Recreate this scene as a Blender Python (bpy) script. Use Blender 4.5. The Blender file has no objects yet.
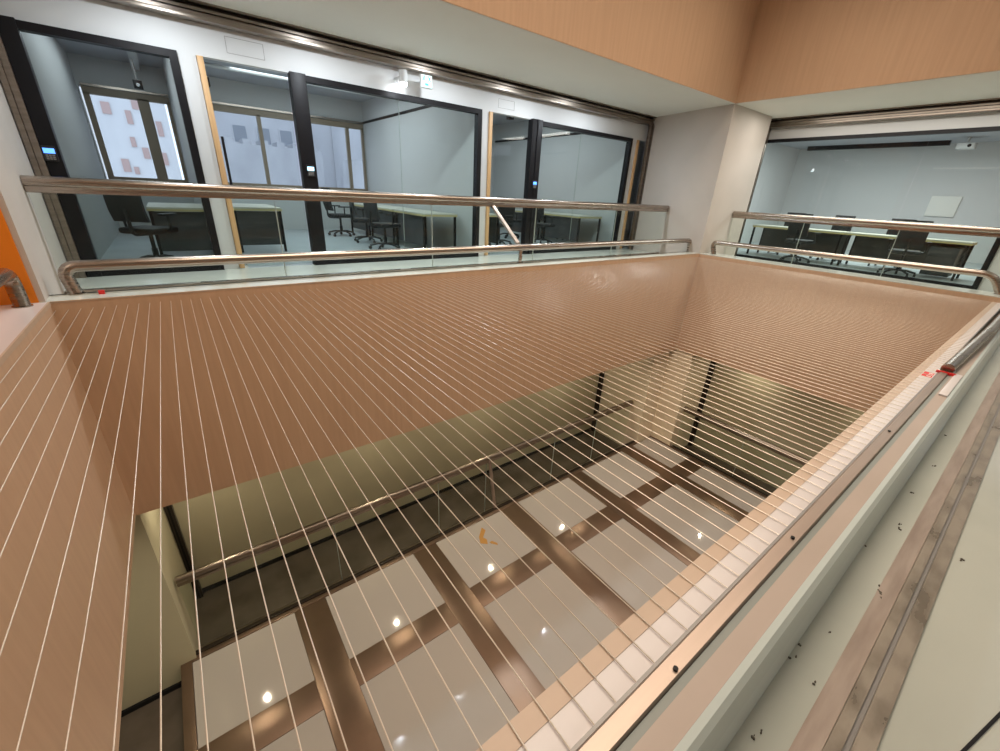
import bpy, bmesh, math, random
from mathutils import Vector, Matrix
random.seed(4)
S = bpy.context.scene
COL = S.collection

# ------------------------------------------------------------------ camera, world, lights, exposure
R = [[0.7999561345608562, -0.20739366116263652, 0.5630790815578312],
     [-0.5980498780875347, -0.3522717971515206, 0.7198895222540211],
     [0.04905635634592207, -0.9126294156124902, -0.40583373893857877]]
cd = bpy.data.cameras.new('camera'); cam = bpy.data.objects.new('camera', cd); COL.objects.link(cam)
cd.sensor_width = 36; cd.lens = 408.96 / 1000 * 36; cd.clip_start = .02; cd.clip_end = 300
m = Matrix.Identity(4)
for i in range(3):
    m[i][0] = R[i][0]; m[i][1] = -R[i][1]; m[i][2] = -R[i][2]
cam.matrix_world = m
S.camera = cam
S.view_settings.view_transform = 'Standard'
try: S.view_settings.look = 'None'
except Exception: pass
S.view_settings.gamma = 1; S.view_settings.use_curve_mapping = False
S.view_settings.exposure = 0.0

w = bpy.data.worlds.new('sky'); S.world = w; w.use_nodes = True
bg = w.node_tree.nodes['Background']; bg.inputs[0].default_value = (.80, .86, 1, 1); bg.inputs[1].default_value = 1.9

def area(name, loc, size, energy, color, aim=(0, 0, -1), spread=180):
    l = bpy.data.lights.new(name, 'AREA'); l.shape = 'RECTANGLE'; l.size, l.size_y = size
    l.energy = energy; l.color = color; l.spread = math.radians(spread)
    o = bpy.data.objects.new(name, l); COL.objects.link(o); o.location = loc
    o.rotation_euler = Vector(aim).to_track_quat('-Z', 'Y').to_euler()
    return o
WARM = (1, .83, .67); NEUT = (1, .95, .87); COOL = (.86, .93, 1)
area('void_ceiling_light', (4.2, 2.6, 4.0), (8.5, 3.2), 290, WARM, spread=120)
area('near_walkway_light', (4.5, -1.3, 1.78), (12, .9), 22, NEUT, spread=125)
for x_ in (.3, 2.0, 3.9, 5.7, 7.3):
    area('far_walkway_fill', (x_, 6.2, 1.80), (.14, .14), 31, COOL)  # added fill squares; the far soffit has no lamps of its own
area('right_walkway_light', (10.3, 2.6, 1.80), (.5, 3.6), 75, NEUT)
area('left_walkway_light', (-2.2, 2.6, 1.80), (.8, 3.6), 25, WARM)
LOWER = [(-.4, 5.72), (2.05, 5.72), (4.5, 5.72), (6.95, 5.72), (9.95, 3.3), (9.95, .9)]
for i_, (x_, y_) in enumerate(LOWER):
    area('lower_lamp_glow', (x_, y_, -3.325), (.05, .05), 10 if i_ < 4 else 5, (1, .86, .62))
area('lower_left_light', (-2.2, 3.2, -3.34), (.8, 3), 22, (1, .9, .66))
area('lower_near_light', (4.5, -1.0, -3.34), (9, 1), 26, WARM)
area('meeting_room_fill', (14.4, 3.4, 1.93), (3, 4), 270, (.97, 1, 1))  # unseen fill without a fitting, added to brighten the meeting room
area('office_fill_left', (-.2, 10.2, 2.04), (.8, 3), 30, COOL)  # office fills: unseen, added under the ceilings to brighten rooms without lamps
area('office_fill_middle', (2.8, 10.2, 2.04), (2.5, 3), 95, COOL)
area('office_fill_right', (7.2, 9.8, 2.04), (2.5, 3), 80, COOL)

# ------------------------------------------------------------------ levels
ZR, ZF, ZB, ZO = -1.0, -1.18, -3.28, 1.83      # rim, walkway floor, fascia bottom, upper fascia bottom
XA, XB, YN, YA = -.95, 9.27, .37, 4.87         # the opening
YO = 7.1                                       # office front
ZL, ZG = -5.87, -6.2                           # glass floor, lower floor
ZC = 2.1                                       # office ceiling
ZT = 4.1                                       # top of the void

# ------------------------------------------------------------------ materials
def mat(name, color, rough=.5, metal=0, spec=.5, emit=None, estr=0):
    M = bpy.data.materials.new(name); M.use_nodes = True
    b = M.node_tree.nodes['Principled BSDF']
    b.inputs['Base Color'].default_value = (*color, 1); b.inputs['Roughness'].default_value = rough
    b.inputs['Metallic'].default_value = metal; b.inputs['Specular IOR Level'].default_value = spec
    if emit: b.inputs['Emission Color'].default_value = (*emit, 1); b.inputs['Emission Strength'].default_value = estr
    return M
def noisy(name, c1, c2, scale=(4, 4, 4), rough=.5, metal=0, spec=.5, bump=0, lo=.35, hi=.65, detail=5, rr=None, coords='Object'):
    M = mat(name, c1, rough, metal, spec); nt = M.node_tree; b = nt.nodes['Principled BSDF']
    tc = nt.nodes.new('ShaderNodeTexCoord'); mp = nt.nodes.new('ShaderNodeMapping'); mp.inputs['Scale'].default_value = scale
    nz = nt.nodes.new('ShaderNodeTexNoise'); nz.inputs['Scale'].default_value = 1; nz.inputs['Detail'].default_value = detail
    cr = nt.nodes.new('ShaderNodeValToRGB'); cr.color_ramp.elements[0].position = lo; cr.color_ramp.elements[1].position = hi
    cr.color_ramp.elements[0].color = (*c1, 1); cr.color_ramp.elements[1].color = (*c2, 1)
    nt.links.new(tc.outputs[coords], mp.inputs[0]); nt.links.new(mp.outputs[0], nz.inputs['Vector'])
    nt.links.new(nz.outputs[0], cr.inputs[0]); nt.links.new(cr.outputs[0], b.inputs['Base Color'])
    if rr:
        mr = nt.nodes.new('ShaderNodeMapRange'); mr.inputs['To Min'].default_value = rr[0]; mr.inputs['To Max'].default_value = rr[1]
        nt.links.new(nz.outputs[0], mr.inputs[0]); nt.links.new(mr.outputs[0], b.inputs['Roughness'])
    if bump:
        bp = nt.nodes.new('ShaderNodeBump'); bp.inputs['Strength'].default_value = bump; bp.inputs['Distance'].default_value = .004
        nt.links.new(nz.outputs[0], bp.inputs['Height']); nt.links.new(bp.outputs[0], b.inputs['Normal'])
    return M
def glass(name, tint=(.93, .97, .95), refl=1.5, rough=0.0):
    M = bpy.data.materials.new(name); M.use_nodes = True; nt = M.node_tree; nt.nodes.clear()
    o = nt.nodes.new('ShaderNodeOutputMaterial'); mx = nt.nodes.new('ShaderNodeMixShader')
    t = nt.nodes.new('ShaderNodeBsdfTransparent'); t.inputs[0].default_value = (*tint, 1)
    g = nt.nodes.new('ShaderNodeBsdfGlossy'); g.inputs['Roughness'].default_value = rough
    f = nt.nodes.new('ShaderNodeFresnel'); ge = nt.nodes.new('ShaderNodeNewGeometry')
    mr = nt.nodes.new('ShaderNodeMapRange'); mr.inputs['To Min'].default_value = refl; mr.inputs['To Max'].default_value = 1 / refl
    nt.links.new(ge.outputs['Backfacing'], mr.inputs[0]); nt.links.new(mr.outputs[0], f.inputs[0])
    nt.links.new(f.outputs[0], mx.inputs[0]); nt.links.new(t.outputs[0], mx.inputs[1]); nt.links.new(g.outputs[0], mx.inputs[2])
    nt.links.new(mx.outputs[0], o.inputs[0])
    return M
M_wood = noisy('wood_laminate', (.55, .37, .245), (.59, .405, .27), (22, 22, 1.1), .42, bump=.02, spec=.4)
M_woodcap = noisy('wood_cap', (.50, .375, .275), (.54, .405, .30), (1, 12, 12), .4)
M_white = mat('white_paint', (.70, .70, .66), .6)
M_lintel = mat('white_lintel', (.64, .65, .645), .55)
M_soffit = noisy('soffit_paint', (.74, .73, .67), (.78, .77, .71), (.6, .6, .6), .8)
M_col = noisy('column_paint', (.52, .47, .42), (.56, .50, .45), (1, 1, 1), .7)
M_orange = mat('orange_paint', (.86, .25, .012), .45)
M_floor = noisy('polished_floor', (.56, .59, .54), (.63, .66, .60), (1.1, 1.1, 1.1), .16, rr=(.08, .25))
M_carpet = noisy('office_floor', (.36, .40, .42), (.42, .46, .48), (2, 2, 2), .35)
M_office = mat('office_wall_paint', (.56, .57, .57), .7)
M_officec = mat('office_ceiling_paint', (.42, .44, .47), .8)
M_kerb = noisy('kerb_stone', (.42, .345, .29), (.45, .37, .315), (3, 3, 3), .35)
M_kerbw = mat('white_kerb_strip', (.66, .62, .61), .3)
M_kerbe = mat('pale_kerb_edge', (.66, .74, .715), .2)
M_steel = noisy('brushed_steel', (.385, .33, .285), (.435, .378, .33), (1.2, 1.2, 30), .26, 1, rr=(.18, .36))
M_steeld = noisy('bronze_steel', (.25, .21, .175), (.34, .29, .245), (1.2, 1.2, 20), .32, 1, rr=(.25, .4))
M_shoe = noisy('steel_shoe', (.40, .32, .27), (.46, .37, .31), (1, 20, 20), .38, .8)
M_grey = mat('grey_edge', (.27, .26, .25), .4, .3)
M_stain = noisy('stained_metal', (.22, .19, .155), (.37, .325, .27), (7, 16, 16), .3, .4, rr=(.15, .5), bump=.3, lo=.3, hi=.6)
M_stainl = noisy('stained_pink_steel', (.33, .265, .225), (.45, .375, .325), (3, 22, 22), .35, .3, bump=.2)
M_wire = mat('steel_wire', (.70, .64, .55), .35, .5)
M_black = mat('black_frame', (.008, .0075, .009), .45, 0, .25)
M_oak = noisy('oak_edge', (.55, .33, .15), (.66, .42, .21), (30, 30, 1.2), .5)
M_glass = glass('partition_glass', (.92, .955, .94), 1.30)
M_rail_glass = glass('balustrade_glass', (.96, .985, .965), 1.18)
M_wing = glass('window_glass', (.95, .97, 1), 1.3)
M_bronze = noisy('bronze_bars', (.24, .17, .125), (.29, .205, .15), (1.5, 1.5, 1.5), .30, .85, rr=(.25, .36))
M_frost = mat('frosted_floor_glass', (.40, .375, .345), .06, spec=.6)
M_green = noisy('pale_green_paint', (.52, .48, .34), (.56, .52, .37), (1, 1, 1), .6)
M_cream = mat('cream_paint', (.82, .72, .56), .6)
M_dark = noisy('dark_floor_tile', (.09, .072, .056), (.13, .105, .085), (2, 2, 2), .22)
M_darkm = mat('dark_metal', (.05, .04, .032), .35, .6)
M_win = mat('window_aluminium', (.27, .215, .155), .45, .1)
M_chair = noisy('black_mesh_fabric', (.012, .012, .014), (.03, .03, .034), (60, 60, 60), .7)
M_plast = mat('black_plastic', (.015, .015, .017), .35)
M_chrome = mat('chrome', (.75, .75, .77), .15, 1)
M_desk = mat('pale_desk_top', (.62, .60, .52), .4)
M_edge = mat('yellow_desk_edge', (.62, .52, .26), .5)
M_panel = noisy('grey_modesty_panel', (.04, .043, .046), (.06, .064, .068), (3, 3, 3), .5)
M_joint = mat('clear_joint_strip', (.40, .46, .43), .2)
M_red = mat('red_tape', (.70, .02, .02), .45)
M_tapew = mat('white_tape_print', (.85, .80, .78), .5)
M_lamp = mat('lamp_lens', (1, 1, 1), .4, emit=(1, .98, .95), estr=25)
M_lampw = mat('downlight_lens', (1, 1, 1), .4, emit=(1, .9, .75), estr=30)
M_exit = mat('exit_sign_face', (.12, .16, .16), .4, emit=(.70, 1, .96), estr=.95)
M_exitg = mat('exit_sign_green', (0, .12, .1), .4, emit=(0, .72, .62), estr=.9)
M_screen = mat('reader_screen', (.1, .3, 1), .3, emit=(.10, .30, 1), estr=2.2)
M_screen2 = mat('reader_screen_bright', (.4, .8, 1), .3, emit=(.45, .85, 1), estr=2.5)
M_bwhite = noisy('pale_render', (.62, .63, .66), (.70, .71, .74), (.6, .6, .6), .8)
M_bgrey = noisy('weathered_render', (.42, .43, .46), (.52, .53, .56), (1, 1, .6), .85)
M_bpink = mat('pinkish_tile', (.50, .36, .34), .8)
M_bwin = mat('far_window_glass', (.34, .37, .42), .3)

# ------------------------------------------------------------------ mesh helpers
class MB:
    def __init__(s): s.bm = bmesh.new()
    def box(s, x0, x1, y0, y1, z0, z1, bev=0):
        if x0 > x1: x0, x1 = x1, x0
        if y0 > y1: y0, y1 = y1, y0
        if z0 > z1: z0, z1 = z1, z0
        r = bmesh.ops.create_cube(s.bm, size=1)
        for v in r['verts']:
            v.co = ((x0 + x1) / 2 + v.co.x * (x1 - x0), (y0 + y1) / 2 + v.co.y * (y1 - y0), (z0 + z1) / 2 + v.co.z * (z1 - z0))
        if bev:
            es = list({e for v in r['verts'] for e in v.link_edges})
            bmesh.ops.bevel(s.bm, geom=es, offset=bev, segments=2, affect='EDGES', profile=.6)
        return s
    def rod(s, a, b, r, n=12, r2=None):
        a, b = Vector(a), Vector(b); d = b - a
        q = d.to_track_quat('Z', 'Y').to_matrix().to_4x4()
        bmesh.ops.create_cone(s.bm, cap_ends=True, segments=n, radius1=r, radius2=r if r2 is None else r2, depth=d.length,
                              matrix=Matrix.Translation((a + b) / 2) @ q)
        return s
    def tube(s, pts, r, n=14, bend=0, segs=8):
        P = [Vector(p) for p in pts]
        if bend:
            Q = [P[0]]
            for i in range(1, len(P) - 1):
                a, b, c = P[i - 1], P[i], P[i + 1]
                d1 = (a - b).normalized(); d2 = (c - b).normalized()
                rr = min(bend, (a - b).length * .49, (c - b).length * .49)
                p1 = b + d1 * rr; p2 = b + d2 * rr
                for k in range(segs + 1):
                    t = k / segs; Q.append((1 - t) ** 2 * p1 + 2 * t * (1 - t) * b + t * t * p2)
            Q.append(P[-1]); P = Q
        rings = []; up = None
        for i, p in enumerate(P):
            t = ((P[i + 1] - p) if i == 0 else (p - P[i - 1]) if i == len(P) - 1 else (P[i + 1] - P[i - 1])).normalized()
            if up is None:
                up = Vector((0, 0, 1)) if abs(t.z) < .9 else Vector((0, 1, 0))
            sd = t.cross(up).normalized(); up = sd.cross(t).normalized()
            rings.append([s.bm.verts.new(p + (sd * math.cos(a) + up * math.sin(a)) * r) for a in [2 * math.pi * k / n for k in range(n)]])
        for A, B in zip(rings, rings[1:]):
            for k in range(n): s.bm.faces.new((A[k], A[(k + 1) % n], B[(k + 1) % n], B[k]))
        s.bm.faces.new(rings[0][::-1]); s.bm.faces.new(rings[-1])
        return s
    def prism(s, poly, axis, a, b):
        """poly of 2-D points in the plane across axis, extruded from a to b"""
        def mk(p, t):
            return {'x': (t, p[0], p[1]), 'y': (p[0], t, p[1]), 'z': (p[0], p[1], t)}[axis]
        A = [s.bm.verts.new(mk(p, a)) for p in poly]; B = [s.bm.verts.new(mk(p, b)) for p in poly]
        n = len(poly)
        s.bm.faces.new(A); s.bm.faces.new(B[::-1])
        for k in range(n): s.bm.faces.new((A[k], A[(k + 1) % n], B[(k + 1) % n], B[k]))
        return s
    def xf(s, M):
        bmesh.ops.transform(s.bm, matrix=M, verts=s.bm.verts); return s
    def build(s, name, material, parent=None, smooth=True, org=None):
        bm = s.bm
        bmesh.ops.recalc_face_normals(bm, faces=bm.faces)
        if parent is None and org is None and bm.verts:
            xs = [v.co.x for v in bm.verts]; ys = [v.co.y for v in bm.verts]; zs = [v.co.z for v in bm.verts]
            org = Vector(((min(xs) + max(xs)) / 2, (min(ys) + max(ys)) / 2, min(zs)))
        off = Vector(org) if org is not None else (parent.location.copy() if parent is not None and s.world else Vector((0, 0, 0)))
        if off.length: bmesh.ops.translate(bm, vec=-off, verts=bm.verts)
        me = bpy.data.meshes.new(name); bm.to_mesh(me); bm.free()
        me.materials.append(material)
        if smooth:
            try:
                me.shade_smooth(); me.set_sharp_from_angle(angle=math.radians(35))
            except Exception: pass
        o = bpy.data.objects.new(name, me); COL.objects.link(o)
        if parent is not None:
            o.parent = parent
            if org is not None and s.world: o.location = Vector(org) - parent.location
        else: o.location = off
        return o
    world = True     # coordinates given in world space (parents are unrotated Empties or meshes placed with org)
def local():
    b = MB(); b.world = False; return b
def tag(o, label, cat, group=None, kind=None):
    if label: o['label'] = label
    if cat: o['category'] = cat
    if group: o['group'] = group
    if kind: o['kind'] = kind
    return o
def thing(name, label, cat, loc=(0, 0, 0), rz=0, group=None):
    o = bpy.data.objects.new(name, None); COL.objects.link(o); o.location = loc; o.rotation_euler = (0, 0, rz)
    return tag(o, label, cat, group)
def struct(name, mb, material, parent=None, smooth=False):
    o = mb.build(name, material, parent, smooth)
    if parent is None: o['kind'] = 'structure'
    return o
def copy_tree(o, parent=None):
    c = o.copy(); COL.objects.link(c)
    c.parent = parent
    for ch in o.children: copy_tree(ch, c)
    return c

# ------------------------------------------------------------------ the well: wood-clad fascias
T = .25
struct('wall_far_fascia', MB().box(XA - T, XB + T, YA, YA + .25, ZB, ZR - .012), M_wood)
struct('wall_right_fascia', MB().box(XB, XB + T, YN - .2, YA, ZB, ZR - .012), M_wood)
struct('wall_left_fascia', MB().box(XA - T, XA, YN - .2, YA, ZB, ZR - .012), M_wood)
struct('wall_near_fascia', MB().box(XA - T, XB + T, YN - .17, YN, ZB, -1.095), M_wood)
struct('wall_far_fascia_upper', MB().box(XA - T, XB + T, YA, YA + .25, ZO + .004, ZT), M_wood)
struct('wall_right_fascia_upper', MB().box(XB, XB + T, YN, YA, ZO + .004, ZT), M_wood)
struct('wall_left_fascia_upper', MB().box(XA - T, XA, YN, YA, ZO + .004, ZT), M_wood)
struct('wall_near_fascia_upper', MB().box(XA - T, XB + T, YN - .25, YN, ZO + .004, ZT), M_wood)
struct('ceiling_void', MB().box(XA - .3, XB + .3, YN - .3, YA + .3, ZT, ZT + .1), M_soffit)
# soffits of the walkways
def ring(z0, z1, xo0, xo1, yo0, yo1, g=.008):
    b = MB()
    b.box(xo0, xo1, YA + g, yo1, z0, z1)
    if g < .1: b.box(xo0, xo1, yo0, YN - g, z0, z1)
    yy = YN - g if g < .1 else .0755
    b.box(xo0, XA - g, yy, YA + g, z0, z1); b.box(XB + g, xo1, yy, YA + g, z0, z1)
    return b
struct('ceiling', ring(ZO, ZO + .12, -4, 11.6, -3, YO - .02), M_soffit)
struct('ceiling_lower', ring(ZB, ZB + .1, -4, 10.6, -3, 6.6), M_soffit)
# walkway floor with a raised kerb
struct('floor', ring(ZF - .15, ZF, -4, 11.6, -3, YO, .2), M_floor)
M_floorn = noisy('grey_green_floor', (.43, .455, .41), (.48, .505, .455), (1.3, 1.3, 1.3), .2, rr=(.1, .3))
struct('floor_near', MB().box(-4, 11.6, -3, .075, ZF - .15, ZF), M_floorn)
# kerb caps along the four rims
struct('trim_1', MB().box(XA - .3, XB + .3, YA + .001, YA + .30, ZR - .012, ZR).box(XA - .3, XB + .3, YA + .26, YA + .30, ZF, ZR), M_floor)
struct('trim_2', MB().box(XB + .001, XB + .5, YN - .2, YA, ZR - .012, ZR).box(XB + .26, XB + .5, YN - .2, YA, ZF, ZR - .012), M_floor)
struct('trim_3', MB().box(XA - .42, XA - .001, YN - .1, YA, ZR - .012, ZR).box(XA - .42, XA - .26, YN - .1, YA, ZF, ZR - .012), M_kerbw)
# thin pale wood beads on the rim edges
struct('trim_4', MB().box(XA - .006, XA + .005, .4, YA - .01, ZR - .03, ZR + .006), M_woodcap)
struct('trim_5', MB().box(XA, XB, YA - .003, YA + .006, ZR - .010, ZR + .003), M_woodcap)
# near rim: wood cap, white strip, steel shoe, stone kerb
struct('trim_6', MB().box(XA, XB, .324, YN + .004, -1.10, -1.078), M_woodcap)
struct('trim_7', MB().box(XA, XB, .236, .324, -1.10, -1.080), M_kerbw)
struct('trim_8', MB().prism([(.232, -1.10), (.232, -1.0), (.2395, -1.0), (.2395, -1.10)], 'x', -1.2, 9.3), M_grey)
s8 = tag(MB().prism([(.186, -1.06), (.188, -.998), (.191, -.990), (.226, -.990), (.2315, -.998), (.2315, -1.06)], 'x', -1.2, 4.16).build('steel_shoe_rail', M_shoe),
         'flat brushed steel channel running along the near white rim strip', 'metal channel')
MB_bolt = [(1.42, .205), (2.65, .21), (.72, .20)]
for bx, by in MB_bolt:
    b_ = MB().rod((bx, by, -.992), (bx, by, -.984), .006, 10).build('screw', M_black, None)
    b_.parent = s8; b_.location = b_.location - s8.location
struct('trim_9', MB().box(-1.2, 9.3, .168, .186, -1.06, -1.004), mat('grey_green_seal', (.26, .29, .27), .3))
struct('trim_10', MB().prism([(.168, -1.19), (.168, -1.0), (.118, -1.0), (.104, -1.006), (.094, -1.022), (.082, -1.10), (.072, ZF - .01)], 'x', -1.2, 9.6), M_kerb)
struct('trim_11', MB().prism([(.1175, -.9985), (.1035, -1.0045), (.0925, -1.021), (.0805, -1.10), (.070, ZF + .001), (.066, ZF + .001), (.0785, -1.105), (.0905, -1.02), (.102, -1.003), (.117, -.997)], 'x', -1.2, 9.6), M_kerbe)

# ------------------------------------------------------------------ columns and side walls of the upper level
bl = local(); bl.prism([(-4, 4.88), (-1.0, 4.88), (-1.16, 7.0), (-4, 7.0)], 'z', ZF, ZO)
struct('wall_left', MB().prism([(-4, 4.90), (-.975, 4.90), (-1.10, 7.08), (-4, 7.08)], 'z', ZF, ZO), M_col)
bl.bm.free()
struct('wall_left_orange', MB().box(-4, -1.012, 4.885, 4.899, ZR, ZO), M_orange)
struct('wall_right', MB().prism([(9.275, 4.875), (10.98, 4.875), (10.98, 5.1), (11.6, 5.1), (11.6, 7.1), (9.70, 7.1)], 'z', ZF, ZO), M_col)
struct('wall_near', MB().box(-4, 11.6, -3.1, -3, ZF, ZO), M_white)
struct('wall_left_end', MB().box(-4.1, -4, -3.1, 4.9, ZF, ZO), M_orange)

# ------------------------------------------------------------------ office front (white lintel, pillars)
def wall_front():
    b = MB()
    b.box(-1.6, 9.72, YO, YO + .12, 1.345, ZC)                     # lintel
    b.box(-1.6, -1.0, YO, YO + .12, ZF, 1.345)
    b.box(.455, .64, YO, YO + .12, ZF, 1.345)
    b.box(4.80, 4.975, YO, YO + .12, ZF, 1.345)
    b.box(9.13, 9.335, YO, YO + .12, ZF, 1.345)
    return b
struct('wall_office_front', wall_front(), M_lintel)
def panel(x0, x1, z0, z1):
    b = MB(); t = .004
    for a in ((x0, x1, z0, z0 + t), (x0, x1, z1 - t, z1), (x0, x0 + t, z0, z1), (x1 - t, x1, z0, z1)):
        b.box(a[0], a[1], YO - .003, YO + .01, a[2], a[3])
    return b
tag(panel(.98, 1.40, 1.43, 1.60).build('access_panel', M_grey), 'flush white access hatch outline on the lintel above the left doorway', 'access panel', )
tag(panel(5.18, 5.55, 1.43, 1.57).build('access_panel', M_grey), 'flush white access hatch outline on the lintel right of the exit sign', 'access panel')

def shutter_track_x(name, label, x0, x1, yb, zt, zb):
    t = thing(name, label, 'shutter track', ((x0 + x1) / 2, yb, zb))
    b = MB()
    b.box(x0, x1, yb - .02, yb + .17, zt - .022, zt - .001)
    b.box(x0, x1, yb + .03, yb + .17, zb + .085, zb + .112)
    b.box(x0, x1, yb + .06, yb + .17, zb + .045, zb + .078)
    b.box(x0, x1, yb + .02, yb + .17, zb, zb + .036, .003)
    b.build('rail_profile', M_steeld, t)
    MB().box(x0, x1, yb + .09, yb + .165, zb + .005, zt - .022).build('slot', M_darkm, t)
    return t
shutter_track_x('shutter_track', 'long bronze sliding shutter track under the soffit above the office fronts', -1.2, 9.66, 6.90, ZO, 1.665)
def shutter_track_y(x, y0, y1, zt, zb):
    t = thing('shutter_track', 'bronze sliding shutter track above the glass wall on the right', 'shutter track', (x, (y0 + y1) / 2, zb))
    b = MB()
    b.box(x - .02, x + .17, y0, y1, zt - .022, zt - .001)
    b.box(x + .03, x + .17, y0, y1, zb + .085, zb + .112)
    b.box(x + .06, x + .17, y0, y1, zb + .045, zb + .078)
    b.box(x + .02, x + .17, y0, y1, zb, zb + .036, .003)
    b.build('rail_profile', M_steeld, t)
    MB().box(x + .09, x + .165, y0, y1, zb + .005, zt - .022).build('slot', M_darkm, t)
shutter_track_y(11.24, .2, 5.09, ZO, 1.66)
def guide(x, y, z0, z1, label, along='x', sw=.019, sm=None):
    t = thing('shutter_guide', label, 'shutter guide', (x, y, z0))
    b = MB(); w_, d = .11, .08
    if along == 'x':
        b.box(x - w_ / 2, x - sw - .001, y - d, y, z0, z1); b.box(x + sw + .001, x + w_ / 2, y - d, y, z0, z1); b.box(x - w_ / 2, x + w_ / 2, y - .02, y, z0, z1)
        s = MB().box(x - sw, x + sw, y - d + .02, y - .022, z0, z1)
    else:
        b.box(x, x + d, y - w_ / 2, y - w_ / 2 + .035, z0, z1); b.box(x, x + d, y + w_ / 2 - .035, y + w_ / 2, z0, z1); b.box(x + d - .02, x + d, y - w_ / 2, y + w_ / 2, z0, z1)
        s = MB().box(x + .02, x + d - .022, y - .019, y + .019, z0, z1)
    b.build('channel', M_steeld, t); s.build('slot', sm or M_darkm, t)
guide(-1.03, 7.08, ZF, 1.664, 'bronze vertical shutter guide at the left end of the office fronts', 'x', .006, M_steeld)
guide(9.60, 6.98, ZF, 1.664, 'slotted bronze vertical shutter guide beside the far corner column, office side')
guide(11.25, 5.035, ZF, 1.659, 'slotted bronze vertical shutter guide at the left edge of the right glass wall', 'y')

# ------------------------------------------------------------------ black framed glass partitions
def partition(x0, x1, lw, label, ridge=False, rw=.085, seam=None):
    t = thing('glass_partition', label, 'glass partition', ((x0 + x1) / 2, YO, ZF))
    y0, y1, zt = YO - .05, YO + .07, 1.345
    f = MB().box(x0 + lw, x1 - rw, y0, y1, zt - .075, zt).box(x0 + lw, x1 - rw, y0, y1, ZF, ZF + .085).box(x1 - rw, x1, y0, y1, ZF, zt)
    f.build('frame', M_black, t)
    p = MB().box(x0, x0 + lw, y0 - .02, y1, ZF, zt + .01, .004)
    if ridge: p.box(x0 + lw * .48, x0 + lw * .62, y0 - .035, y0 - .02, ZF, zt + .01, .004)
    p.build('post', M_black, t)
    cuts = [x0 + lw] + ([seam] if seam else []) + [x1 - rw]
    for a_, c_ in zip(cuts, cuts[1:]): MB().box(a_ + .002, c_ - .002, YO + .005, YO + .017, ZF + .085, zt - .075).build('glass_pane', M_glass, t)
    if seam: MB().box(seam - .002, seam + .002, YO + .004, YO + .018, ZF + .085, zt - .075).build('joint_strip', M_joint, t)
    return t
partition(-.985, .455, .15, 'leftmost black framed glass partition showing a two-sash window behind')
partition(1.665, 4.80, .20, 'wide black framed glass partition in the middle with a chair row behind it', seam=3.24)
partition(5.975, 9.13, .26, 'wide black framed glass partition nearest the far corner column', True, seam=7.42)

def reader(x, z, label, scr):
    t = thing('card_reader', label, 'card reader', (x, YO - .085, z))
    MB().box(x - .055, x + .055, YO - .095, YO - .07, z - .075, z + .075, .008).build('body', M_plast, t)
    MB().box(x - .045, x + .045, YO - .099, YO - .094, z + .0, z + .05, .002).build('screen', scr, t)
    k = MB()
    for i in range(3):
        for j in range(3): k.box(x - .036 + i * .026, x - .016 + i * .026, YO - .0985, YO - .094, z - .06 + j * .018, z - .048 + j * .018)
    k.build('keypad', M_grey, t)
reader(-.915, .16, 'small card reader with blue screen on the leftmost black post', M_screen)
reader(1.775, .17, 'card reader with light blue screen on the black post beside the two-mullion window view', M_screen2)
reader(6.12, .205, 'card reader with blue screen on the black post nearest the far corner column', M_screen)

def glass_door(x0, x1, label, handle=True, cut=1.335):
    t = thing('glass_door', label, 'glass door', ((x0 + x1) / 2, YO, ZF))
    e = MB().box(x0, x0 + .065, YO - .035, YO + .055, ZF + .01, 1.34, .004).build('wooden_edge', M_oak, t)
    MB().box(x0 + .005, x0 + .018, YO + .056, YO + .10, ZF + .01, 1.335).build('hinge_strip', M_darkm, t)
    MB().box(x0 + .07, x1 - .01, YO + .05, YO + .062, ZF + .02, cut).build('glass_pane', M_glass, t)
    MB().box(x0 + .02, x0 + .11, YO - .03, YO + .10, ZF + .001, ZF + .055, .004).build('floor_pivot', M_chrome, t)
    if handle:
        h = MB().rod((x0 + .10, YO - .03, -.14), (x0 + .10, YO - .03, .50), .016, 12)
        h.rod((x0 + .10, YO - .03, .30), (x0 + .10, YO + .06, .30), .010).rod((x0 + .10, YO - .03, 0.0), (x0 + .10, YO + .06, 0.0), .010)
        h.build('handle', M_black, t)
glass_door(.645, 1.66, 'frameless glass door with oak edge and black pull handle, leftmost doorway')
glass_door(4.98, 5.97, 'frameless glass door with oak edge left of the ridged black post', False)
glass_door(9.34, 9.70, 'narrow oak edged glass door tucked beside the far corner column', False)

# ------------------------------------------------------------------ offices behind
YW = 13.0
struct('floor_offices', MB().box(-1.6, 11.5, YO, YW + .1, ZF - .1, ZF + .001), M_carpet)
struct('ceiling_offices', MB().box(-1.6, 11.5, YO + .12, YW + .1, ZC, ZC + .1), M_officec)
struct('wall_office_left', MB().box(-1.2, -.97, YO + .12, YW, ZF, ZC), M_office)
struct('wall_partition_left', MB().box(.52, .62, YO + .12, YW, ZF, ZC), M_office)
struct('wall_partition_middle', MB().box(4.84, 4.94, YO + .12, YW, ZF, ZC), M_office)
struct('wall_partition_right', MB().box(9.42, 9.52, YO + .12, YW, ZF, ZC), M_office)
struct('wall_office_right', MB().box(11.4, 11.5, YO, YW, ZF, ZC), M_office)
for i, x in enumerate((4.825, 9.405)):
    struct('trim_%d' % (12 + i), MB().box(x, x + .016, YO + .15, YW, 1.585, 1.64), M_black)
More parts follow.
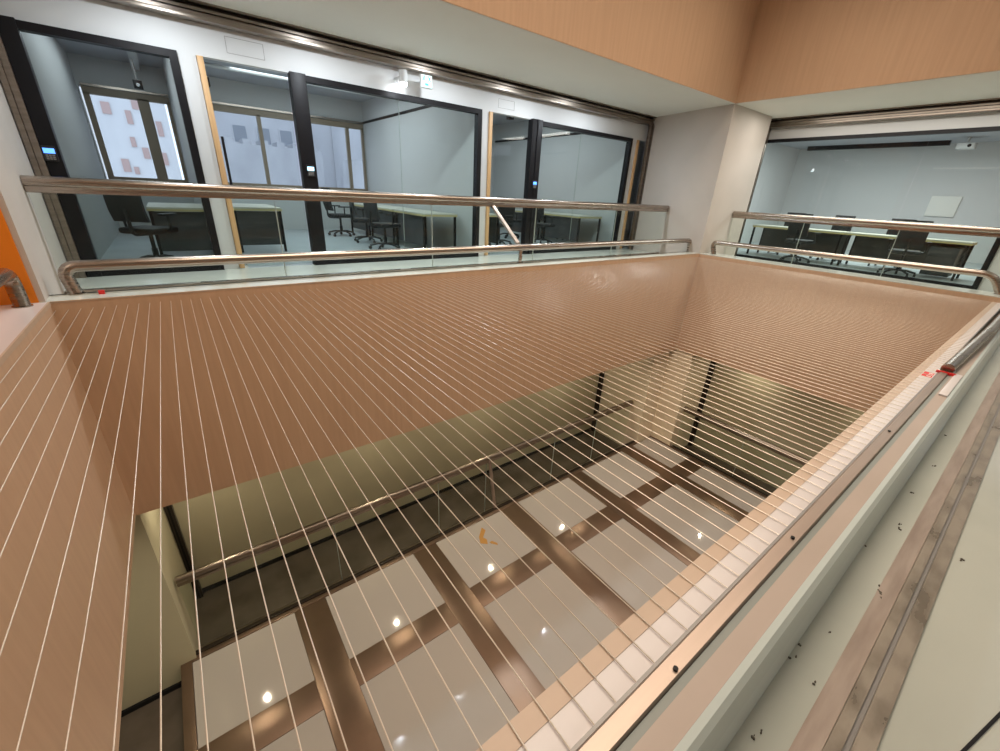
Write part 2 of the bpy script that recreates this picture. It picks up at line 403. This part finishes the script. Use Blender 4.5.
# window wall (openings 0.., z -.16..1.48)
WZ0, WZ1 = -.17, 1.47
b = MB()
b.box(-1.2, 11.4, YW, YW + .2, ZF, WZ0).box(-1.2, 11.4, YW, YW + .2, WZ1 + .10, ZC)
b.box(-1.2, -.95, YW, YW + .2, WZ0, WZ1 + .1).box(.50, .64, YW, YW + .2, WZ0, WZ1 + .1).box(4.82, 11.4, YW, YW + .2, WZ0, WZ1 + .1)
struct('wall_windows', b, M_office)
def window(n, x0, x1, mull, label):
    fr = MB(); y0, y1 = YW - .02, YW + .07
    fr.box(x0, x1, y0, y1, WZ1 - .03, WZ1 + .10); fr.box(x0, x1, y0 - .03, y1, WZ0 - .02, WZ0 + .10)
    fr.box(x0, x0 + .10, y0, y1, WZ0, WZ1); fr.box(x1 - .06, x1, y0, y1, WZ0, WZ1)
    for mx, mw in mull: fr.box(mx - mw / 2, mx + mw / 2, y0, y1, WZ0 + .1, WZ1)
    o = fr.build('window_%d' % n, M_win, None, False); o['kind'] = 'structure'
    g = MB().box(x0 + .1, x1 - .06, YW + .02, YW + .03, WZ0 + .08, WZ1 - .02).build('pane', M_wing, None, False)
    g.parent = o; g.location = g.location - o.location
    s = MB().box(x0 - .0, x1, YW - .06, YW - .02, WZ1 + .11, WZ1 + .15).build('head_rail', M_steel, None, False)
    s.parent = o; s.location = s.location - o.location
window(1, -.91, .50, [(.035, .20)], '')
window(2, .64, 4.82, [(2.22, .085), (4.37, .085)], '')
# ceiling equipment seen through the glass
def cam_box(loc, label):
    t = thing('ceiling_sensor', label, 'ceiling sensor', loc)
    x, y, z = loc
    MB().box(x - .07, x + .07, y - .06, y + .06, z, z + .14, .01).build('housing', M_black, t)
    MB().rod((x, y, z + .14), (x, y, ZC), .012).build('bracket', M_grey, t)
    MB().rod((x, y - .06, z + .06), (x, y - .075, z + .06), .03).build('lens', M_chrome, t)
cam_box((.02, 11.8, 1.50), 'small black ceiling sensor in the leftmost office')
cam_box((1.02, 10.6, 1.55), 'small black ceiling sensor behind the leftmost glass door')
cam_box((6.85, 8.9, 1.60), 'small black ceiling sensor behind the glass door near the corner column')
def strip_light(x0, x1, y0, y1, label, on=False):
    t = thing('ceiling_panel_light', label, 'ceiling light', ((x0 + x1) / 2, (y0 + y1) / 2, ZC - .05))
    MB().box(x0, x1, y0, y1, ZC - .05, ZC, .005).build('frame', M_white, t)
    MB().box(x0 + .02, x1 - .02, y0 + .02, y1 - .02, ZC - .054, ZC - .049).build('diffuser', M_lintel, t)
strip_light(-.9, -.05, 9.9, 10.3, 'white ceiling panel inside the leftmost office')
tag(MB().box(-.02, .12, 8.6, YW, ZC - .12, ZC - .02).build('cable_tray', M_office), 'pale grey cable tray running along the leftmost office ceiling', 'cable tray')
for i, yy in enumerate((9.0, 11.2)):
    tag(MB().rod((.62, yy, ZC - .1), (4.84, yy, ZC - .1), .035).build('ceiling_pipe', M_office),
        ('grey pipe crossing the middle office ceiling, %s one' % ('nearer' if i == 0 else 'farther')), 'pipe')

# ------------------------------------------------------------------ furniture
def make_chair():
    t = thing('office_chair', '', 'chair')
    local().box(-.24, .24, -.23, .25, .44, .52, .035).build('seat', M_chair, t)
    bk = local()
    pr_ = [(-.245, .60), (-.285, .74), (-.295, .90), (-.275, 1.05), (-.30, 1.10)]
    bk.prism([(y - .018, z) for y, z in pr_] + [(y + .022, z) for y, z in pr_[::-1]], 'x', -.22, .22)
    bk.build('backrest', M_chair, t)
    local().tube([(0, -.02, .43), (0, -.30, .44), (0, -.31, .75)], .022, 8, .08).build('back_support', M_plast, t)
    for sx in (-1, 1):
        local().tube([(sx * .20, .0, .47), (sx * .30, .0, .50), (sx * .30, .0, .68), (sx * .30, -.15, .70), (sx * .30, .16, .70)][:3], .016, 8, .04).box(sx * .30 - .035, sx * .30 + .035, -.14, .14, .68, .71, .01).build('armrest', M_plast, t)
    local().rod((0, 0, .12), (0, 0, .44), .026).rod((0, 0, .10), (0, 0, .24), .036).build('gas_lift', M_chrome if False else M_plast, t)
    bs = local()
    for k in range(5):
        a = 2 * math.pi * k / 5 + .3
        c, s = math.cos(a), math.sin(a)
        bs.tube([(0, 0, .12), (c * .15, s * .15, .115), (c * .31, s * .31, .075)], .02, 8)
    base = bs.build('base', M_plast, t)
    for k in range(5):
        a = 2 * math.pi * k / 5 + .3
        c, s = math.cos(a) * .31, math.sin(a) * .31
        local().rod((c - .02, s, .032), (c + .02, s, .032), .031, 12).build('castor', M_plast, base)
    return t
CH0 = make_chair(); used = [0]
def chair(x, y, rz, label, group):
    o = CH0 if used[0] == 0 else copy_tree(CH0); used[0] = 1
    o.location = (x, y, ZF + .001); o.rotation_euler = (0, 0, math.radians(rz)); o['label'] = label; o['group'] = group
def desk(x0, x1, y0, y1, label, front='x0', topm=M_desk, group='office desks', legs_only=False):
    zt = ZF + .74; t = thing('office_desk', label, 'desk', ((x0 + x1) / 2, (y0 + y1) / 2, ZF), 0, group)
    MB().box(x0, x1, y0, y1, zt - .012, zt + .012, .003).build('desk_top', topm, t)
    e = MB().box(x0 - .004, x1 + .004, y0 - .004, y1 + .004, zt - .042, zt - .0125).build('edge_band', M_edge, t)
    for lx in (x0 + .03, x1 - .03):
        for ly in (y0 + .04, y1 - .04):
            MB().box(lx - .02, lx + .02, ly - .02, ly + .02, ZF + .001, zt - .03).build('leg', M_black, t)
    if not legs_only:
        f = {'x0': (x0 + .05, x0 + .07, y0 + .06, y1 - .06), 'x1': (x1 - .07, x1 - .05, y0 + .06, y1 - .06), 'y0': (x0 + .05, x1 - .05, y0 + .05, y0 + .07)}[front]
        MB().box(f[0], f[1], f[2], f[3], ZF + .12, zt - .05).build('modesty_panel', M_panel, t)
    return t
# leftmost office
desk(-.26, .50, 8.2, 9.6, 'pale topped desk with wood edge in the leftmost office', 'y0')
chair(-.28, 7.72, -35, 'black office chair in front of the desk in the leftmost office', 'chairs in the glass offices')
# middle office
desk(.86, 1.62, 8.7, 10.1, 'desk with dark end panel behind the leftmost glass door', 'y0')
desk(3.95, 4.72, 7.75, 9.15, 'pale topped desk nearest the glass in the middle office', 'x0')
desk(3.95, 4.72, 9.25, 10.65, 'second desk from the glass along the partition in the middle office', 'x0')
desk(3.95, 4.72, 10.75, 12.15, 'third desk from the glass, near the window, in the middle office', 'x0')
chair(3.45, 8.5, -80, 'black office chair nearest the glass in the middle office', 'chairs in the glass offices')
chair(3.55, 9.8, -100, 'black office chair second from the glass in the middle office', 'chairs in the glass offices')
chair(3.40, 11.2, -85, 'black office chair nearest the window in the middle office', 'chairs in the glass offices')
# right-hand office
desk(8.45, 9.3, 7.8, 9.2, 'pale topped desk at the right end of the third office', 'x0')
desk(8.45, 9.3, 9.35, 10.75, 'farther desk behind another along the right wall of the third office', 'x0')
desk(5.15, 5.95, 7.9, 9.3, 'dark panelled desk behind the glass door left of the ridged post', 'x1')
desk(5.15, 5.95, 9.4, 10.8, 'farther dark panelled desk behind the glass door left of the ridged post', 'x1')
chair(7.80, 8.5, -80, 'black office chair at the pale desk in the third office', 'chairs in the glass offices')
chair(7.90, 10.0, -95, 'black office chair at the farther desk in the third office', 'chairs in the glass offices')
chair(6.45, 8.6, 100, 'black office chair behind the ridged black post', 'chairs in the glass offices')

# ------------------------------------------------------------------ meeting room behind the right glass wall
XG = 11.5
struct('floor_meeting_room', MB().box(XG, 19, -.5, 7.1, ZF - .1, ZF + .001), M_carpet)
struct('ceiling_meeting_room', MB().box(XG + .12, 19, -.5, 7.1, 1.98, 2.08), M_officec)
struct('wall_meeting_back', MB().box(18.6, 18.7, -.5, 7.1, ZF, 2.0), M_office)
struct('wall_meeting_far', MB().box(XG + .12, 18.7, 7.0, 7.1, ZF, 2.0), M_office)
struct('wall_meeting_near', MB().box(XG + .12, 18.7, -.5, -.4, ZF, 2.0), M_wood)
struct('wall_meeting_front', MB().box(XG, XG + .12, -.5, 5.1, 1.45, 2.0).box(XG, XG + .12, -3, .72, ZF, 1.45), M_lintel)
t = thing('glass_wall', 'large black edged glass wall on the right, in front of the meeting room', 'glass wall', (XG, 3, ZF))
MB().box(XG - .03, XG + .06, .80, 5.1, 1.385, 1.45).box(XG - .03, XG + .06, .72, .80, ZF, 1.45).box(XG - .03, XG + .06, .80, 5.1, ZF, ZF + .06).build('frame', M_black, t)
for i, (a, b_) in enumerate(((.80, 2.22), (2.228, 3.65), (3.658, 5.1))):
    MB().box(XG + .005, XG + .017, a, b_, ZF + .06, 1.385).build('glass_pane', M_glass, t)
desk(12.55, 13.25, 3.25, 5.3, 'long meeting table with pale yellow edge, left half behind the glass wall', front='x1', group='meeting tables')
desk(12.55, 13.25, 1.15, 3.2, 'long meeting table with pale yellow edge, right half behind the glass wall', front='x1', group='meeting tables')
for i, (x, y, rz, l) in enumerate([(13.62, 4.8, 95, 'leftmost black chair at the meeting table'), (13.62, 3.75, 80, 'second chair from the left at the meeting table'),
                                   (13.62, 2.5, 100, 'third chair from the left at the meeting table'), (12.12, 2.0, -80, 'rightmost black chair on the glass side of the meeting table'),
                                   (12.12, 3.95, -95, 'black chair on the glass side, in front of the meeting table')]):
    chair(x, y, rz, l, 'chairs at the meeting table')
t = thing('rolling_cabinet', 'grey cabinet below the right end of the meeting table', 'cabinet', (12.85, 1.5, ZF))
MB().box(12.62, 13.15, 1.28, 1.72, ZF + .05, ZF + .62, .006).build('body', M_panel, t)
for k in range(3):
    d_ = MB().box(12.605, 12.62, 1.30, 1.70, ZF + .07 + k * .18, ZF + .235 + k * .18, .003).build('drawer', M_panel, t)
t = thing('linear_diffuser', 'long black slot air diffuser on the meeting room ceiling', 'air diffuser', (17.9, 4.7, 1.93))
MB().box(17.86, 17.98, 3.0, 6.5, 1.86, 1.979).build('slot', M_black, t)
t = thing('projector', 'white projector hanging beside the black slot diffuser', 'projector', (17.4, 2.6, 1.7))
MB().box(17.25, 17.6, 2.4, 2.75, 1.70, 1.84, .02).build('body', M_lintel, t)
MB().rod((17.42, 2.58, 1.84), (17.42, 2.58, 1.98), .03).build('mount', M_lintel, t)
MB().rod((17.25, 2.5, 1.77), (17.235, 2.5, 1.77), .04).build('lens', M_black, t)
tag(MB().box(18.55, 18.6, 2.35, 3.0, .02, .58, .004).build('wall_board', M_white), 'small white board on the back wall of the meeting room', 'board')

# ------------------------------------------------------------------ lamp and exit sign on the lintel
t = thing('wall_spotlight', 'glowing white cylinder spotlight on the lintel left of the exit sign', 'spotlight', (3.20, 6.82, 1.42))
MB().rod((3.20, 6.82, 1.44), (3.20, 6.82, 1.60), .062, 20).build('housing', M_lintel, t)
MB().rod((3.20, 6.82, 1.400), (3.20, 6.82, 1.439), .042, 20, .056).build('lens', M_lamp, t)
MB().box(3.18, 3.22, 6.87, YO, 1.50, 1.54).build('bracket', M_lintel, t)
l = bpy.data.lights.new('spotlight_glow', 'POINT'); l.energy = 2.2; l.color = (.80, .90, 1); l.shadow_soft_size = .05
o = bpy.data.objects.new('spotlight_glow', l); COL.objects.link(o); o.location = (3.20, 6.82, 1.36)
t = thing('exit_sign', 'square glowing exit sign with green running figures under the shutter track', 'exit sign', (3.60, 6.86, 1.45))
MB().box(3.505, 3.70, 6.85, 6.88, 1.445, 1.615, .004).build('housing', M_lintel, t)
MB().box(3.51, 3.695, 6.843, 6.851, 1.45, 1.61).build('face', M_exit, t)
g = MB()
for cx, sg in ((3.556, 1), (3.648, -1)):
    g.rod((cx + .012 * sg, 6.8425, 1.593), (cx + .012 * sg, 6.839, 1.593), .009, 12)
    g.box(cx - .011, cx + .012, 6.839, 6.8425, 1.556, 1.586)
    g.prism([(cx - .012, 1.558), (cx - .030 * sg, 1.537), (cx - .021 * sg, 1.533), (cx + .005, 1.555)], 'y', 6.839, 6.8425)
    g.prism([(cx + .002, 1.558), (cx + .012, 1.558), (cx + .024 * sg, 1.535), (cx + .014 * sg, 1.533)], 'y', 6.839, 6.8425)
g.build('running_figure', M_exitg, t)
MB().box(3.575, 3.632, 6.839, 6.8425, 1.476, 1.504).build('text_block', M_exitg, t)
MB().box(3.59, 3.61, 6.88, YO, 1.54, 1.56).build('bracket', M_lintel, t)
# downlights in the top of the void (their reflections dot the glass floor)
n = 0
for ix in range(5):
    for iy in range(2):
        x, y = .6 + ix * 1.9, 1.5 + iy * 2.2
        t = thing('ceiling_downlight', 'round recessed downlight high in the ceiling over the open well', 'downlight', (x, y, ZT - .02), 0, 'downlights over the well')
        MB().rod((x, y, ZT - .02), (x, y, ZT - .001), .075, 20).build('trim_ring', M_white, t)
        MB().rod((x, y, ZT - .026), (x, y, ZT - .0205), .05, 20).build('lens', M_lampw, t)

for (x, y), l in zip(LOWER, ('leftmost downlight in the lower soffit above the glass floor rail', 'second downlight from the left in the lower far soffit', 'third downlight from the left in the lower far soffit', 'fourth downlight from the left in the lower far soffit, nearest the corner column', 'farther downlight in the lower right soffit', 'nearer downlight in the lower right soffit')):
    t = thing('soffit_downlight', l, 'downlight', (x, y, ZB - .02))
    MB().rod((x, y, ZB - .02), (x, y, ZB - .001), .05, 24).build('trim_ring', M_white, t)
    MB().rod((x, y, ZB - .026), (x, y, ZB - .0205), .028, 24).build('lens', M_lampw, t)

# ------------------------------------------------------------------ balustrades and low pipes
def balustrade(pts_axis, a0, a1, c, seams, label, z_top=-.06, zf=ZF, brace=None, M_r=M_steel):
    """axis x: runs along x at y=c; axis y: runs along y at x=c"""
    ax = pts_axis
    loc = ((a0 + a1) / 2, c, zf) if ax == 'x' else (c, (a0 + a1) / 2, zf)
    t = thing('glass_balustrade', label, 'balustrade', loc)
    P = lambda a, d, z: (a, c + d, z) if ax == 'x' else (c + d, a, z)
    def bx(a, b, d0, d1, z0, z1, bev=0, mb=None):
        mb = mb or MB()
        return mb.box(a, b, c + d0, c + d1, z0, z1, bev) if ax == 'x' else mb.box(c + d0, c + d1, a, b, z0, z1, bev)
    MB().tube([P(a0, 0, z_top - .05), P(a1, 0, z_top - .05)], .05, 20).build('handrail', M_r, t)
    bx(a0, a1, -.036, .036, z_top - .145, z_top - .088, .008).build('channel', M_r, t)
    s = [a0] + seams + [a1]
    for p, q in zip(s, s[1:]):
        bx(p + .006, q - .006, -.006, .006, zf + .055, z_top - .13).build('glass_pane', M_rail_glass, t)
    for q in seams: bx(q - .005, q + .005, -.007, .007, zf + .055, z_top - .13).build('joint_strip', M_joint, t)
    bx(a0, a1, -.03, .03, zf + .001, zf + .05, .003).build('base_shoe', M_r, t)
    if brace:
        MB().tube(brace, .034, 12).build('brace', M_shoe, t)
    return t
balustrade('x', -1.03, 9.45, 6.0, [1.05, 3.20, 5.32, 7.60], 'glass balustrade with double brown-tinted steel top rail before the office fronts',
           brace=[(4.33, 5.97, -.20), (4.34, 5.26, -.715)])
balustrade('y', .45, 4.86, 10.35, [1.9, 3.4], 'glass balustrade with steel top rail in front of the right glass wall', -.10)
def low_pipe(path, posts, label, r=.05):
    t = thing('low_pipe_rail', label, 'pipe rail', path[0])
    MB().tube(path, r, 18, .16, 10).build('pipe', M_steel, t)
    for (x, y) in posts:
        MB().rod((x, y, ZR), (x, y, path[1][2] - .03), .03, 14).build('post', M_steel, t)
        MB().rod((x, y, ZR), (x, y, ZR + .01), .055, 16).build('base_flange', M_steel, t)
    for p in (path[0], path[-1]):
        if abs(p[2] - ZR) < .05: MB().rod((p[0], p[1], ZR), (p[0], p[1], ZR + .008), .06, 16).build('base_flange', M_steel, t)
low_pipe([(-.815, 5.14, ZR), (-.865, 5.20, -.77), (9.36, 5.20, -.76), (9.38, 5.19, ZR)], [(4.35, 5.20)],
         'low steel pipe rail with bent ends along the far rim')
low_pipe([(9.60, 4.72, ZR), (9.60, 4.80, -.76), (9.60, .50, -.74), (9.60, .36, ZR)], [], 'low steel pipe rail with bent ends along the right rim')
low_pipe([(-1.085, 4.78, ZR), (-1.10, 4.84, -.74), (-1.10, .6, -.74), (-1.10, .5, ZR)], [], 'low steel pipe rail bending down beside the orange wall')
t = thing('low_pipe_rail', 'low steel pipe starting at the red tape on the near rim', 'pipe rail', (4.17, .2, ZR))
MB().tube([(4.17, .205, -.975), (6.0, .155, -.935), (8.9, .15, -.93), (9.1, .15, ZR)], .036, 18, .12).build('pipe', M_steel, t)
MB().box(4.12, 4.24, .16, .245, -1.0, -.99, .003).build('foot_plate', M_steel, t)
# red tape
t = thing('warning_tape', 'red tape patch with white print stuck on the white rim strip', 'tape', (4.28, .28, -1.078))
MB().box(4.22, 4.36, .246, .318, -1.080, -1.0775).build('tape_patch', M_red, t)
q = MB()
for k in range(3): q.box(4.23 + k * .045, 4.25 + k * .045, .268, .292, -1.077, -1.0765)
q.box(4.22, 4.36, .258, .262, -1.077, -1.0765)
q.build('print', M_tapew, t)
tag(MB().box(4.10, 4.118, .15, .25, -1.0, -.985).build('warning_tape', M_red), 'narrow red tape strip at the foot of the near pipe', 'tape')
tag(MB().box(3.55, 4.14, .1185, .158, -1.0, -.988, .003).build('white_spacer', M_kerbw), 'short white strip beside the steel channel below the near pipe', 'strip')
tag(MB().box(-.66, -.62, 5.04, 5.08, ZR, ZR + .03).build('warning_tape', M_red), 'tiny red tape scrap on the far rim beside the pipe foot', 'tape')

# ------------------------------------------------------------------ stretched wires over the well
N = 133
WZ = -1.074
w0 = None
for k in range(N):
    x = -.090 + .0765 * (k - 11)
    if w0 is None:
        w0 = local().rod((0, .237, 0), (0, YA + .01, 0), .0018, 6).build('steel_wire', M_wire, None, True, (0, 0, 0))
        o = w0
    else:
        o = w0.copy(); COL.objects.link(o)
    o.location = (x, 0, WZ)
    tag(o, 'thin pale steel wire stretched straight across the open well from rim to rim', 'wire', 'parallel wires stretched over the well')

# ------------------------------------------------------------------ floor near the photographer: shutter floor tracks
t = thing('floor_track', 'stained metal floor track with two grooves on the near walkway', 'floor track', (4, -.09, ZF))
MB().prism([(-.024, ZF), (-.024, ZF + .004), (-.072, ZF + .004), (-.072, ZF)], 'x', -3.9, 11.3).build('side_strip', M_stainl, t)
MB().prism([(-.073, ZF), (-.073, ZF + .010), (-.100, ZF + .010), (-.100, ZF)], 'x', -3.9, 11.3).build('track_bar', M_stain, t)
MB().prism([(-.1005, ZF), (-.1005, ZF + .003), (-.112, ZF + .003), (-.112, ZF)], 'x', -3.9, 11.3).build('groove', M_grey, t)
MB().prism([(-.1125, ZF), (-.1125, ZF + .010), (-.150, ZF + .010), (-.150, ZF)], 'x', -3.9, 11.3).build('track_bar', M_stain, t)
tag(MB().prism([(1.262, -.274), (1.262, -.281), (2.2, -.497), (2.2, -.490)], 'z', ZF, ZF + .003).build('floor_joint', M_black), 'thin dark floor joint at the bottom right of the walkway', 'floor joint')

b = MB()
for (x, y, r_) in ((1.667, -.030, .008), (1.64, -.040, .004), (1.70, -.022, .003), (2.136, .006, .006), (2.17, .012, .004), (1.156, .062, .004), (1.18, .052, .003), (.874, .038, .0035), (.90, .030, .003),
                   (2.123, -.178, .005), (1.142, -.006, .004), (1.89, .060, .004), (1.227, .060, .003), (2.5, .03, .006), (2.9, .015, .007), (1.35, .02, .003), (3.4, .04, .006)):
    for k in range(3):
        dx, dy = random.uniform(-1.5, 1.5) * r_, random.uniform(-.8, .8) * r_
        n_ = 7; rr_ = r_ * random.uniform(.4, .9)
        b.prism([(x + dx + rr_ * random.uniform(.6, 1.1) * math.cos(2 * math.pi * j / n_), y + dy + rr_ * random.uniform(.5, 1) * math.sin(2 * math.pi * j / n_)) for j in range(n_)], 'z', ZF + .0005, ZF + .0045)
tag(b.build('floor_grit', mat('grit', (.10, .085, .065), .8)), 'small dark specks of grit scattered beside the near floor track', 'grit', kind='stuff')

# ------------------------------------------------------------------ lower level: bronze and frosted-glass floor
t = thing('glass_floor', 'bronze grid floor with frosted glass panels at the bottom of the well', 'glass floor', (4.2, 2.5, ZL))
xs = [-1.0] + sum([[.47 + 1.935 * k - .22, .47 + 1.935 * k + .22] for k in range(5)], []) + [9.25]
rows = [(5.0, 3.86), (3.46, 1.86), (1.46, .2), (-.2, -1.6)]
for k in range(5):
    c = .47 + 1.935 * k
    MB().box(c - .22, c + .22, -1.6, 5.0, ZL - .05, ZL + .004, .002).build('long_beam', M_bronze, t)
for i in range(0, len(xs), 2):
    for (ya, yb) in ((3.86, 3.46), (1.86, 1.46), (.2, -.2)):
        MB().box(xs[i] + .002, xs[i + 1] - .002, yb, ya, ZL - .05, ZL + .003, .002).build('cross_bar', M_bronze, t)
    for (ya, yb) in rows:
        MB().box(xs[i] + .004, xs[i + 1] - .004, yb + .004, ya - .004, ZL - .04, ZL - .003).build('frosted_panel', M_frost, t)
MB().box(-1.12, 8.65, 5.0, 5.07, ZL - .05, ZL + .012, .003).box(-1.12, -1.0, -1.6, 5.0, ZL - .05, ZL + .012, .003).box(9.25, 9.33, -1.6, 5.03, ZL - .05, ZL + .012, .003).build('border', M_bronze, t)
MB().box(-1.10, 8.65, 5.072, 5.13, ZG + .002, ZL + .03, .003).box(-1.119, -1.05, -1.6, 5.03, ZG + .002, ZL - .051).box(9.332, 9.38, -1.6, 4.4, ZG + .002, ZL + .03, .003).build('kerb', M_darkm, t)
struct('floor_lower', MB().box(-4, 10.6, -3, 6.7, ZG - .1, ZG), M_dark)
struct('wall_lower_far', MB().box(-.95, 8.66, 6.5, 6.6, ZG, ZB), M_green)
struct('wall_lower_left', MB().box(-4, -.95, 5.03, 6.6, ZG, ZB), M_green)
struct('wall_lower_corner', MB().box(8.66, 10.5, 5.035, 6.6, ZG, ZB).box(9.29, 10.5, 4.45, 5.035, ZG, ZB), M_cream)
struct('wall_lower_right', MB().box(10.4, 10.5, -3, 4.45, ZG, ZB), M_green)
struct('wall_lower_near', MB().box(-4, 10.5, -3.1, -3, ZG, ZB), M_green)
struct('wall_lower_left_end', MB().box(-4.1, -4, -3.1, 6.6, ZG, ZB), M_green)
struct('baseboard_left', MB().box(-4, -1.13, 4.995, 5.03, ZG, ZG + .07), M_black)
struct('baseboard_far', MB().box(-.95, 8.66, 6.47, 6.5, ZG, ZG + .07), M_black)
for (x, y, l) in ((-.90, 6.44, 'dark vertical shutter guide on the lower floor at the left corner'), (8.60, 6.44, 'dark vertical shutter guide left of the lower corner column'), (10.36, 4.40, 'dark vertical shutter guide right of the lower corner column')):
    t = thing('dark_shutter_guide', l, 'shutter guide', (x, y, ZG))
    MB().box(x - .045, x + .045, y - .05, y + .05, ZG + .001, ZB - .001, .004).build('channel', M_darkm, t)
    MB().box(x - .012, x + .012, y - .056, y - .051, ZG + .001, ZB - .001).build('slot', M_black, t)
balustrade('x', -.93, 8.62, 5.40, [1.05, 2.92, 4.0, 5.9, 7.3], 'lower glass balustrade with steel rail along the far side of the glass floor', -4.74, ZG,
           brace=[(4.05, 5.36, -4.86), (4.05, 5.12, ZL + .03)], M_r=M_steeld)
balustrade('y', -2.5, 4.43, 9.55, [-.5, 1.2, 2.9], 'lower glass balustrade with dark rail on the right side of the glass floor', -4.74, ZG, M_r=M_steeld)
tag(MB().prism([(3.54, 4.84), (3.36, 4.67), (3.30, 4.53), (3.40, 4.44), (3.45, 4.54), (3.42, 4.62), (3.56, 4.74)], 'z', ZL - .003, ZL - .0015).prism([(3.45, 4.46), (3.46, 4.42), (3.54, 4.32), (3.56, 4.36), (3.51, 4.46)], 'z', ZL - .003, ZL - .0015).build('floor_stain', mat('dry_stain', (.42, .22, .05), .7)),
    'brown curl of dry glue stain on a frosted floor panel', 'stain')

# ------------------------------------------------------------------ outside the office windows
def building(name, x0, x1, y0, y1, z0, z1, m_, label, wins, wm=M_bwin):
    t = thing(name, label, 'building', ((x0 + x1) / 2, y0, z0))
    MB().box(x0, x1, y0, y1, z0, z1).build('wall', m_, t)
    for (a, b_, c_, d_) in wins:
        f = MB().box(a - .06, b_ + .06, y0 - .05, y0 - .001, c_ - .06, d_ + .06).build('window_frame', M_bwhite, None)
        f.parent = t; f.location = f.location - t.location
        p_ = MB().box(a, b_, y0 - .06, y0 - .051, c_, d_).build('pane', wm, None)
        p_.parent = f; p_.location = p_.location - t.location - f.location
    return t
building('apartment_building', 1.2, 8.8, 24, 30, -6, 8, M_bwhite, 'pale apartment block with small windows seen through the middle office window',
         [(x, x + .5, 1.55, 2.2) for x in (3.0, 3.95, 4.9, 5.7)] + [(x, x + .5, 3.2, 3.9) for x in (3.0, 3.95, 4.9, 5.7)])
r_ = building('roof_wall', 1.5, 5.6, 20, 21, -6, 1.25, M_bgrey, 'weathered grey roof wall with stepped top below the pale apartment block', [])
b = MB()
for k in range(7): b.box(1.6 + k * .58, 1.88 + k * .58, 20.0, 21, 1.251, 1.42)
b.build('parapet_steps', M_bgrey, r_)
building('plain_tower', 7.25, 13, 19, 23.9, -6, 9, M_bwhite, 'plain pale tower at the right of the middle office window', [])
building('grey_annex', 5.9, 6.9, 17.5, 18.5, -6, .9, M_bgrey, 'low grey annex in front of the plain pale tower', [])
t = building('tiled_building', -5, .55, 18, 22, -6, 8, M_bwhite, 'pale building with pinkish tile patches seen through the leftmost office', [])
for k, (a, c_, w_, h_) in enumerate([(-.85, .05, .18, .35), (-.95, 1.55, .2, .3), (-.60, .0, .12, .2), (-.45, 1.35, .14, .35), (-.50, .75, .12, .26), (-.28, .45, .16, .3), (-.25, 1.75, .16, .25), (.15, .3, .15, .35), (.22, 1.1, .14, .4)]):
    p_ = MB().box(a, a + w_, 17.97, 17.999, c_, c_ + h_).build('tile_patch', M_bpink, t)
struct('ground_outside', MB().box(-40, 40, 13.5, 60, -6.3, -6.2), M_bgrey)
